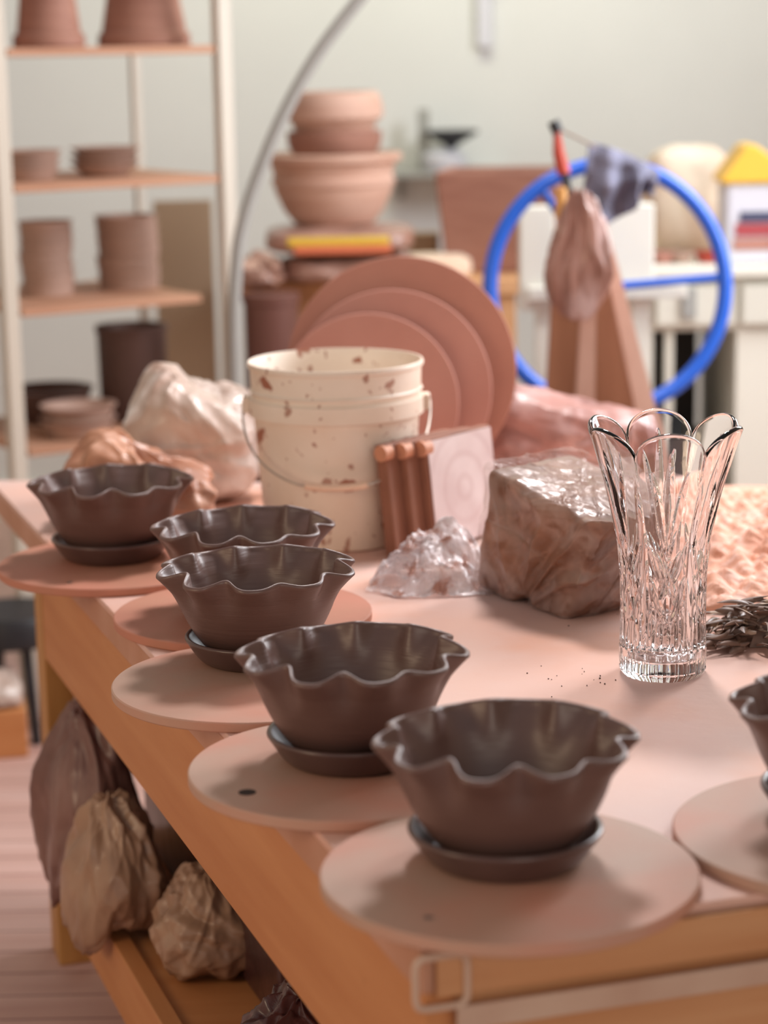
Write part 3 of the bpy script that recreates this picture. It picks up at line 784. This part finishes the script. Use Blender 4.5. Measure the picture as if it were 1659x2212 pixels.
def pot(name, Wb, prof, mt, loc, label, cat, group=None, n=64):
    mb = MB(); mb.lathe(prof, n)
    o = mb.build(name, mt, None, 35, loc=loc); return tag(o, label, cat, group)
def shell_prof(rb, rt, h, th=.008, lip=.004, bulge=0):
    p = [(.001, 0), (rb, 0)]
    for k in range(1, 9): t = k / 8; p.append((rb + (rt - rb) * t + bulge * math.sin(PI * t), h * t * .93))
    p += [(rt + lip, h * .94), (rt + lip, h), (rt - th * .6, h)]
    for k in range(7, -1, -1): t = k / 8; p.append((max(.002, rb + (rt - rb) * t + bulge * math.sin(PI * t) - th), max(th, h * t * .93)))
    p.append((.001, th)); return p
def on_shelf(px, i, back=.2):
    """a point on shelf i, 'back' metres behind the front edge, seen at pixel column px"""
    z = shz[i]; f0 = FL + bkd * back
    d = Fv + Rv * (px - 829.5) / FPX
    t = ((f0 - CAM[:2]) @ bkd) / (d[:2] @ bkd); w_ = CAM[:2] + t * d[:2]
    return (w_[0], w_[1], z)
# top shelf: three large flower pots standing rim down
for px, lab in ((-20, 'large terracotta pot at the left end of the top shelf, rim down'), (155, 'large terracotta pot in the middle of the top shelf, rim down'), (352, 'large pinkish terracotta pot at the right end of the top shelf, rim down')):
    w_ = .080 if px != 352 else .106
    p = [(.001, 0)] + [(w_, 0), (w_ + .004, .004), (w_ + .002, .03), (w_ - .006, .034), (w_ * .72, .17), (w_ * .7, .19), (.001, .19)]
    pot('flower_pot', 0, p, M['terra'], on_shelf(px, 0, .19), lab, 'pot', 'pots on the top shelf')
# second shelf: stacks of low dishes
def stack(px, i, nn_, rb, rt, h, step, mt, labf, cat, group, back=.2, jit=.004, name='dish'):
    x, y, z = on_shelf(px, i, back); rr = random.Random(px)
    base = None
    ords = ['bottom', 'second from bottom', 'third from bottom', 'fourth from bottom', 'fifth from bottom', 'sixth from bottom', 'top']
    for k in range(nn_):
        lab = labf % ('top' if k == nn_ - 1 else ords[k])
        if base is None:
            base = pot(name, 0, shell_prof(rb, rt, h), mt, (x, y, z + .0005), lab, cat, group, 48)
        else:
            o = base.copy(); COL.objects.link(o); o.location = (x + rr.uniform(-jit, jit), y + rr.uniform(-jit, jit), z + .0005 + k * step); o['label'] = lab
stack(95, 1, 3, .058, .076, .030, .0185, M['cupclay'], '%s dish of the left stack on the second shelf', 'dish', 'dishes on the second shelf', .17)
stack(258, 1, 3, .048, .080, .030, .0185, M['cupclay'], '%s dish of the right stack on the second shelf', 'dish', 'dishes on the second shelf', .17)
stack(128, 2, 7, .060, .062, .028, .0245, M['cupclay'], '%s ring shaped piece of the left tall stack on the third shelf', 'saucer', 'stacked clay saucers on the third shelf', .25, .003, 'stacked_saucer')
stack(300, 2, 7, .072, .074, .028, .0245, M['cupclay'], '%s piece of the right tall stack on the third shelf, half in shade', 'saucer', 'stacked clay saucers on the third shelf', .27, .003, 'stacked_saucer')
x, y, z = on_shelf(118, 3, .33)
pot('clay_bowl', 0, shell_prof(.055, .105, .085, bulge=.008), M['darkclay'], (x, y, z + .0005), 'dark clay bowl on the lowest visible shelf of the rack', 'bowl')
stack(178, 3, 2, .068, .086, .045, .03, M['cupclay'], '%s of two nested bowls on the lowest visible shelf', 'bowl', 'nested bowls on the lowest shelf', .10, .002, 'nested_bowl')
x, y, z = on_shelf(300, 3, .25)
pot('tall_pot', 0, shell_prof(.082, .085, .23), M['darkclay'], (x, y, z + .0005), 'tall dark cylindrical pot behind the whitish sack on the rack', 'pot')
# board leaning behind the rack
o = MB().box((0, 0, 0), (.16, .015, 1.1)).build('leaning_board', M['cardboard'], loc=(D(400, 600, 6.0)[0], 6.0, .6), bev=.002); o.rotation_euler = (-.05, 0, .1); o.location.z = .556
tag(o, 'tan board leaning behind the right end of the rack', 'board')

# ================================================================== ARC HOSE
pts = [(800, -30), (745, 38), (690, 112), (640, 195), (600, 275), (567, 355), (540, 430), (520, 505), (511, 575), (506, 660), (506, 760), (508, 900)]
cp = [Vector(D(x, y, 4.75)) for x, y in pts]; 
last = cp[-1]; cp += [Vector((last.x, last.y, z)) for z in (.6, .3, .01)]
sm = []
for i in range(len(cp) - 1):
    p0 = cp[max(i - 1, 0)]; p1 = cp[i]; p2 = cp[i + 1]; p3 = cp[min(i + 2, len(cp) - 1)]
    for k in range(5):
        t = k / 5; sm.append(.5 * ((2 * p1) + (p2 - p0) * t + (2 * p0 - 5 * p1 + 4 * p2 - p3) * t * t + (3 * p1 - p0 - 3 * p2 + p3) * t ** 3))
sm.append(cp[-1])
tag(MB().tube(sm, .0145, 14).build('curved_pipe', M['grey'], None, 60), 'thin grey pipe arching up past the stacked pots to the top of the photo', 'pipe')

# ================================================================== BACK BENCH WITH POTS AND BAGS
YB = 5.6; zb = .93
bx0 = D(515, 600, YB)[0]; bx1 = D(1130, 600, YB)[0]
bn = thing('back_bench', (0, 0, 0), 'plywood bench behind the table carrying stacked pots and clay bags', 'bench')
MB().box(((bx0 + bx1) / 2, YB + .2, zb - .02), (bx1 - bx0, .62, .04)).build('bench_top', M['ochre'], bn, bev=.003)
for x in (bx0 + .17, bx1 - .05):
    for y in (YB - .07, YB + .46):
        MB().box((x, y, (zb - .04) / 2), (.05, .05, zb - .0405)).build('leg', M['ochre'], bn, bev=.002)
MB().box(((bx0 + bx1) / 2 + .07, YB + .2, .35), (bx1 - bx0 - .24, .45, .02)).build('bench_shelf', M['ochre'], bn)
x = D(575, 700, 5.25)[0]
pot('brown_bin', 0, [(.001, 0), (.062, 0), (.066, .9), (.070, .905), (.070, .925), (.001, .925)], M['brown'], (x + .01, 5.3, 0.001), 'brown cylindrical bin standing beside the rack upright', 'bin')
# clay bags
def bgbag(px, Y, z, dims, mt, label, seed, name='clay_bag', box=.6, folds=.012, rot=(0, 0, 0), nu=64, nv=40):
    o = blob(name, mt, None, (D(px, 600, Y)[0], Y, z), dims, rot, box, folds, seed, nu, nv); return tag(o, label, 'bag')
bgbag(560, 5.42, .9305, (.12, .2, .07), M['bagpaper'], 'pinkish brown clay bag at the left end of the back bench', 5.5)
o = bgbag(745, 5.55, .9305, (.33, .3, .07), M['bagpaper'], 'long folded clay bag lying under the yellow printed bag', 7.5)
yb = thing('printed_bag', (D(735, 600, 5.55)[0], 5.55, 1.006), 'flat clay bag with yellow and orange print under the stacked pots', 'bag')
blob('bag_body', M['bagpaper'], yb, (0, 0, 0), (.37, .31, .062), box=.45, folds=.003, seed=1, nu=64, nv=40)
MB().box((0, -.158, .034), (.25, .012, .020)).build('yellow_print', M['yellowbag'], yb, bev=.003)
MB().box((.01, -.160, .013), (.24, .012, .02)).build('orange_print', M['redbag'], yb, bev=.003)
zt = 1.07
bl = D(722, 480, 5.6)
pot('wide_bowl', 0, [(.001, 0), (.10, 0), (.125, .03), (.148, .08), (.150, .095), (.156, .098), (.156, .112), (.150, .116), (.158, .150), (.174, .158), (.174, .172), (.165, .176), (.14, .15), (.13, .09), (.001, .012)], M['terrapink'], (bl[0], 5.6, zt), 'wide pale terracotta bowl at the bottom of the stack on the back bench', 'bowl', 'stacked pots on the back bench')
pot('pot', 0, [(.001, 0), (.10, 0), (.118, .03), (.12, .055), (.12, .065), (.1, .066), (.001, .02)], M['terra'], (bl[0] + .005, 5.6, zt + .165), 'shallow terracotta dish in the middle of the stack on the back bench', 'dish', 'stacked pots on the back bench')
pot('pot', 0, [(.001, 0), (.100, 0), (.108, .02), (.122, .03), (.125, .05), (.116, .085), (.108, .095), (.10, .095), (.1, .03), (.001, .02)], M['terrapink'], (bl[0] + .005, 5.6, zt + .232), 'pale lipped pot topping the stack on the back bench', 'pot', 'stacked pots on the back bench')
pot('round_slab', 0, [(.001, 0), (.105, 0), (.112, .012), (.108, .04), (.09, .05), (.001, .052)], M['sack'], (D(925, 520, 5.62)[0], 5.62, .9305), 'pale round plaster slab lying on the bench right of the printed bag', 'slab')
# planter
t = MB(); x0 = D(955, 450, 5.75)[0]; x1 = D(1215, 450, 5.75)[0]; cx = (x0 + x1) / 2
def frus(w0, d0, w1, d1, h): return [(-w0 / 2, -d0 / 2, 0), (w0 / 2, -d0 / 2, 0), (w0 / 2, d0 / 2, 0), (-w0 / 2, d0 / 2, 0), (-w1 / 2, -d1 / 2, h), (w1 / 2, -d1 / 2, h), (w1 / 2, d1 / 2, h), (-w1 / 2, d1 / 2, h)]
W_ = x1 - x0
vs = frus(W_ * .86, .2, W_, .26, .26) + [(-W_ / 2 + .015, -.115, .26), (W_ / 2 - .015, -.115, .26), (W_ / 2 - .015, .115, .26), (-W_ / 2 + .015, .115, .26), (-W_ / 2 + .03, -.09, .03), (W_ / 2 - .03, -.09, .03), (W_ / 2 - .03, .09, .03), (-W_ / 2 + .03, .09, .03)]
fs = [(3, 2, 1, 0)] + [(i, (i + 1) % 4, 4 + (i + 1) % 4, 4 + i) for i in range(4)] + [(4 + i, 4 + (i + 1) % 4, 8 + (i + 1) % 4, 8 + i) for i in range(4)] + [(8 + i, 8 + (i + 1) % 4, 12 + (i + 1) % 4, 12 + i) for i in range(4)] + [(12, 13, 14, 15)]
o = obj('planter', vs, fs, M['terra'], None, False, (cx, 5.75, .9305), (0, 0, -.18)); bevel(o, .006)
tag(o, 'big rectangular terracotta planter on the back bench beside the blue wheel', 'planter')
o = MB().box((0, 0, 0), (.085, .08, .09)).build('small_box', M['cardboard'], loc=(D(912, 440, 5.86)[0], 5.86, .9305 + .13), bev=.003)
o.location.z = .9755 
tag(o, 'small cardboard box between the stacked pots and the planter', 'box')
# jar with dark funnel, grey post
st = thing('wall_shelf', (0, 0, 0), 'narrow grey shelf on the back wall holding the jar, behind the planter', 'shelf')
xs = D(950, 400, 6.95)[0]
MB().box((xs + .03, 7.0, 1.115), (.36, .2, .016)).build('shelf_plank', M['grey'], st)
MB().box((xs - .12, 7.09, 1.07), (.02, .02, .08)).build('bracket', M['grey'], st)
MB().box((xs + .16, 7.09, 1.07), (.02, .02, .08)).build('bracket', M['grey'], st)
t_ = thing('jar', (D(960, 380, 6.98)[0], 6.98, 1.1235), 'pale glass jar with a black funnel in it on the wall shelf', 'jar')
MB().lathe([(.001, 0), (.06, 0), (.066, .01), (.066, .045), (.04, .065), (.001, .065)], 40).build('glass_body', M['tub'], t_, 40)
t2 = thing('funnel', (D(975, 330, 6.98)[0], 6.98, 1.189), 'black funnel standing on the pale jar', 'funnel')
MB().lathe([(.012, 0), (.02, .012), (.085, .05), (.085, .058), (.078, .058), (.014, .02), (.008, .002)], 40).build('cone', M['black'], t2, 40)
o = MB().box((0, 0, 0), (.035, .02, .19)).build('grey_post', M['grey'], loc=(D(915, 290, 7.0)[0], 7.0, 1.1235 + .095), bev=.003)
tag(o, 'short grey upright bar left of the black funnel', 'bar')
# wall bracket at the top
wb = thing('wall_hook', (D(1047, 60, 7.07)[0], 7.09, 1.5), 'white strip with black hook head hanging on the wall at the top of the photo', 'hook')
MB().box((0, 0, .10), (.045, .02, .20)).build('strip', M['tub'], wb, bev=.003)
MB().box((0, -.01, .23), (.055, .04, .05)).build('hook_head', M['black'], wb, bev=.006)

# ================================================================== SLAB ROLLER WHEEL (right background)
YW = 4.75
wc = D(1314, 621, YW)
wh = thing('slab_roller', (wc[0], YW, 0), 'cream slab roller stand with a large blue hand wheel', 'machine')
ring = MB(); Rw = 262 * YW / FPX
ring.tube([(Rw * math.cos(a) * .985, Rw * math.sin(a) * math.sin(.12), Rw * math.sin(a)) for a in np.linspace(0, 2 * PI, 72, endpoint=False)], .0165, 14, True)
wheel = ring.build('wheel_rim', M['blue'], wh, 60, loc=(0, 0, wc[2]), rot=(0, 0, .1))
hub = MB().tube([(0, -.03, 0), (0, .16, 0)], .028, 20).build('hub', M['blue'], wheel, 40)
for a in (.06, .06 + 2 * PI / 3, .06 + 4 * PI / 3):
    MB().tube([(.02 * math.cos(a), .01, .02 * math.sin(a)), (Rw * .99 * math.cos(a), Rw * .1 * math.sin(a), Rw * .99 * math.sin(a))], .0095, 10).build('spoke', M['blue'], wheel, 60)
def up(px, Y, wpx, y0, y1, mt, name, depth=.06, parent=wh):
    a = D(px, y0, Y); b_ = D(px, y1, Y); w_ = wpx * Y / FPX
    return MB().box((0, 0, 0), (w_, depth, a[2] - b_[2])).build(name, mt, parent, loc=(a[0] - wc[0], Y - YW, (a[2] + b_[2]) / 2), bev=.004)
zt_ = D(1160, 445, 5.0)[2]
up(1158, 5.0, 75, 445, 668, M['cream'], 'side_panel')
up(1345, 5.0, 130, 440, 640, M['cream'], 'side_panel')
mb = MB(); 
MB().box((.02, .26, .95), (.36, .12, .03)).build('bed', M['cream'], wh, bev=.003)
for xx in (-.12, .1):
    MB().box((xx, .26, .467), (.04, .05, .934)).build('stand_leg', M['cream'], wh)

# A-frame board stand in front of the wheel
YA = 4.45
af = thing('board_stand', (D(1300, 900, YA)[0], YA, 0), 'tall narrow wooden easel stand with pale legs in front of the blue wheel', 'stand')
ox = af.location.x
def beam(p0, p1, w0, w1, mt, name, Y, dep=.03):
    a = D(*p0, Y); b_ = D(*p1, Y); k = Y / FPX
    dz = a[2] - b_[2]; sl = (b_[0] - a[0]) / dz
    zb_ = .001; xb = b_[0] + sl * (b_[2] - zb_); wb_ = w1 + (w1 - w0) * (b_[2] - zb_) / dz
    vs = []
    for (x, z, w_) in ((xb, zb_, wb_ * k), (a[0], a[2], w0 * k)):
        for yy in (-dep / 2, dep / 2):
            for s in (-.5, .5): vs.append((x + s * w_ - ox, Y - YA + yy, z))
    fs = [(0, 1, 3, 2), (4, 6, 7, 5), (0, 4, 5, 1), (1, 5, 7, 3), (3, 7, 6, 2), (2, 6, 4, 0)]
    return obj(name, vs, fs, mt, af)
beam((1278, 470), (1262, 900), 22, 42, M['palewood'] if 'palewood' in M else M['rackpaint'], 'front_leg', YA)
M['pinkwood'] = mat('pale_pink_wood', (222, 186, 168), .6, (206, 164, 146), 5)
M['midwood'] = wood('mid_brown_board', (176, 128, 98), (156, 108, 80), 2, .6, False)
af.children[0].data.materials[0] = M['pinkwood'] if af.children else None
beam((1296, 470), (1398, 900), 20, 46, M['pinkwood'], 'side_leg', YA + .03)
beam((1284, 480), (1330, 900), 30, 128, M['midwood'], 'board', YA + .07, .02)
beam((1224, 500), (1215, 900), 50, 80, M['midwood'], 'board', YA + .11, .02)
# brown plastic cover hanging from the top of the stand
o = blob('plastic_cover', M['bagpaper'], None, (D(1243, 600, YA)[0], YA - .045, D(1243, 690, YA)[2]), (.125, .07, D(1243, 415, YA)[2] - D(1243, 690, YA)[2]), (0, .04, 0), .7, .006, 2.2, 100, 80, neck=.6, drape=1.2, flat=False, vert=.8, pleats=7)
o.data.materials[0] = mat('brown_film', (168, 124, 110), .35, (110, 76, 66), 7, (1, 1, .5), coat=.4, c3=(226, 200, 196), s3=6, lo3=.5, hi3=.64)  # pale pinkish patches in the colour stand for highlights on the film
tag(o, 'brown plastic sheeting with painted pinkish highlights hanging over the easel stand', 'plastic sheet')
# grey cloth draped over the wheel
def cloth():
    n = 46; vs = []; k = YW / FPX
    for i in range(n + 1):
        for j in range(n + 1):
            u = j / n; v = i / n        # u across, v down
            px = 1268 + 150 * u - 18 * v + 38 * v * (1 - abs(2 * u - 1)); 
            topy = 306 + 60 * u ** 1.5
            boty = 452 + 30 * math.sin(u * 5.2 + .6) - 70 * max(0, u - .75)
            py = topy + (boty - topy) * v
            p = D(px, py, YW)
            fo = .022 * math.sin(u * 15 + 2 * v) * (.3 + v) + .012 * noisev(u * 5, v * 5, 1)
            vs.append((p[0], YW - .045 - .02 * math.sin(PI * min(1, v * 1.3)) + fo, p[2]))
    fs = [(i * (n + 1) + j, (i + 1) * (n + 1) + j, (i + 1) * (n + 1) + j + 1, i * (n + 1) + j + 1) for i in range(n) for j in range(n)]
    o = obj('cloth', vs, fs, M['cloth'], None, True); s = o.modifiers.new('t', 'SOLIDIFY'); s.thickness = .003
    tag(o, 'crumpled grey cloth draped over the top of the blue wheel', 'cloth')
cloth()
# clamp with black head, red body and wooden handled tool tied at the top of the stand
cl = thing('clamp', tuple(D(1205, 330, YA + .02)), 'red and black clamp fixed at the top left of the blue wheel', 'clamp')
def loc_(px, py): q = D(px, py, YA + .02) - np.array(cl.location); return tuple(q)
MB().tube([loc_(1195, 262), loc_(1205, 285)], .012, 12).build('head', M['black'], cl, 40)
MB().tube([loc_(1203, 285), loc_(1207, 330), loc_(1218, 375)], [.007, .012, .014], 12).build('body', M['red'], cl, 40)
MB().tube([loc_(1203, 276), loc_(1288, 318)], .003, 8).build('rod', M['wire'], cl, 40)
MB().tube([loc_(1218, 370), loc_(1230, 420)], .008, 8).build('jaw', M['black'], cl, 40)
tl = thing('wooden_tool', tuple(D(1215, 450, YA)), 'small tool with tan wooden handle hanging below the red clamp', 'tool')
MB().tube([tuple(D(1213, 405, YA - .01) - np.array(tl.location)), tuple(D(1212, 470, YA - .01) - np.array(tl.location))], [.010, .014], 12).build('handle', M['tool'], tl, 50)

# ================================================================== RIGHT COUNTER
YC = 5.3; zc = D(1600, 575, YC)[2]
cx0 = D(1395, 600, YC)[0]; cx1 = D(1900, 600, YC)[0]
ct = thing('cabinet', (0, 0, 0), 'pale cabinet with drawers and dark open bay at the right', 'cabinet')
MB().box(((cx0 + cx1) / 2, YC + .3, zc - .012), (cx1 - cx0 + .02, .64, .025)).build('countertop', M['cream'], ct, bev=.003)
zd = D(1500, 715, YC)[2]
MB().box(((cx0 + cx1) / 2 + .0, YC + .3, (zc - .025 + zd) / 2), (cx1 - cx0, .58, zc - .0255 - zd)).build('drawer_box', M['counter'], ct)
xm = D(1592, 700, YC)[0]
dw = MB().box(((cx0 + xm) / 2 + .01, YC - .002, (zc - .03 + zd) / 2), (xm - cx0 - .03, .02, zc - .06 - zd)).build('drawer', M['counter'], ct, bev=.003)
MB().box((D(1487, 640, YC)[0], YC - .018, D(1487, 652, YC)[2]), (.035, .012, .075)).build('handle', M['grey'], dw, bev=.003)
d2 = MB().box(((xm + cx1) / 2, YC - .002, (zc - .03 + zd) / 2), (cx1 - xm - .02, .02, zc - .06 - zd)).build('drawer', M['counter'], ct, bev=.003)
MB().box(((xm + cx1) / 2, YC + .3, zd / 2), (cx1 - xm, .58, zd - .001)).build('door', M['cream'], ct, bev=.003)
MB().box((cx0 + .01, YC + .3, zd / 2), (.02, .58, zd - .001)).build('side_panel', M['counter'], ct)
MB().box(((cx0 + xm) / 2, YC + .575, zd / 2), (xm - cx0 - .03, .02, zd - .001)).build('back_panel', M['dark'], ct)
MB().box((D(1447, 800, YC)[0], YC + .03, zd / 2), (.02, .04, zd - .002)).build('divider', M['counter'], ct)
MB().box(((cx0 + xm) / 2 + .04, YC + .32, .25), (.15, .35, .49)).build('dark_bin', M['black'], None)
tag(bpy.data.objects['dark_bin'], 'dark bin standing in the open bay of the pale cabinet', 'bin')
# tub with yellow lid
xt = D(1625, 480, YC + .12)[0]; k = (YC + .12) / FPX
tt = thing('tub', (xt, YC + .12, zc + .0012), 'pale square tub with tilted yellow lid and red label on the counter', 'tub')
hT = (565 - 395) * k
MB().box((0, 0, hT / 2), (.155, .14, hT)).build('body', M['tub'], tt, bev=.012)
MB().box((0, -.0722, hT * .42), (.105, .003, .03)).build('red_label', M['labelred'], tt)
MB().box((0, -.0722, hT * .58), (.085, .003, .025)).build('dark_label', M['labelblue'], tt)
MB().box((0, -.0722, hT * .24), (.115, .003, .028)).build('pink_label', M['disc2'], tt)
ly = [(-.088, hT), (-.088, hT + .012), (-.03, hT + .088), (-.008, hT + .092), (.09, hT + .02), (.09, hT)]
vs = [(x, -.078, z) for x, z in ly] + [(x, .078, z) for x, z in ly]; n = len(ly)
o = obj('lid', vs, [tuple(range(n)), tuple(range(n, 2 * n))[::-1]] + [((i + 1) % n, i, n + i, n + (i + 1) % n) for i in range(n)], M['yellow'], tt); bevel(o, .004)
# canvas sack
o = blob('canvas_sack', M['sack'], None, (D(1485, 450, YC + .38)[0], YC + .42, zc + .001), (.21, .16, .27), (0, 0, .1), .5, .008, 3.4, 64, 40); tag(o, 'large off white canvas sack on the counter behind the wheel', 'sack')
for px, py, mt, lb in ((1430, 560, M['disc2'], 'small pinkish clay piece at the left on the counter'), (1470, 545, M['cupclay'], 'small dark topped clay pot between pink and red pieces on the counter'), (1528, 560, M['red'], 'small red clay dish on the counter near the tub')):
    x = D(px, 560, YC + .1)[0]
    pot('clay_dish', 0, shell_prof(.022, .032, .028, .004, .002), mt, (x, YC + .1, zc + .0012), lb, 'dish', 'small dishes on the counter', 32)

# ================================================================== FLOOR CLUTTER (left)
x, y = P(15, 1640, 0)[:2]
cr = thing('wooden_crate', (x - .03, y + .06, 0), 'small orange wooden crate on the floor at the left', 'crate', .2)
MB().box((0, 0, .055), (.13, .13, .108)).build('crate_body', M['apron'], cr, bev=.004)
o = blob('small_bag', M['bagwhite'], None, (x - .03, y + .06, .1095), (.13, .13, .07), box=.8, folds=.008, seed=3, nu=48, nv=30); tag(o, 'greyish bag lying on the small orange crate at the left', 'bag')
st = thing('black_stool', tuple(P(35, 1590, 0)[:2]) + (0,), 'low black stool behind the crate at the left', 'stool')
st.location = (st.location.x + .0, st.location.y + .02, 0)
MB().lathe([(.001, .22), (.11, .22), (.12, .23), (.12, .27), (.11, .29), (.001, .29)], 32).build('seat', M['black'], st, 40)
for a in range(4):
    q = a * PI / 2 + .6
    MB().tube([(.07 * math.cos(q), .07 * math.sin(q), .22), (.1 * math.cos(q), .1 * math.sin(q), .001)], .012, 10).build('leg', M['black'], st, 40)
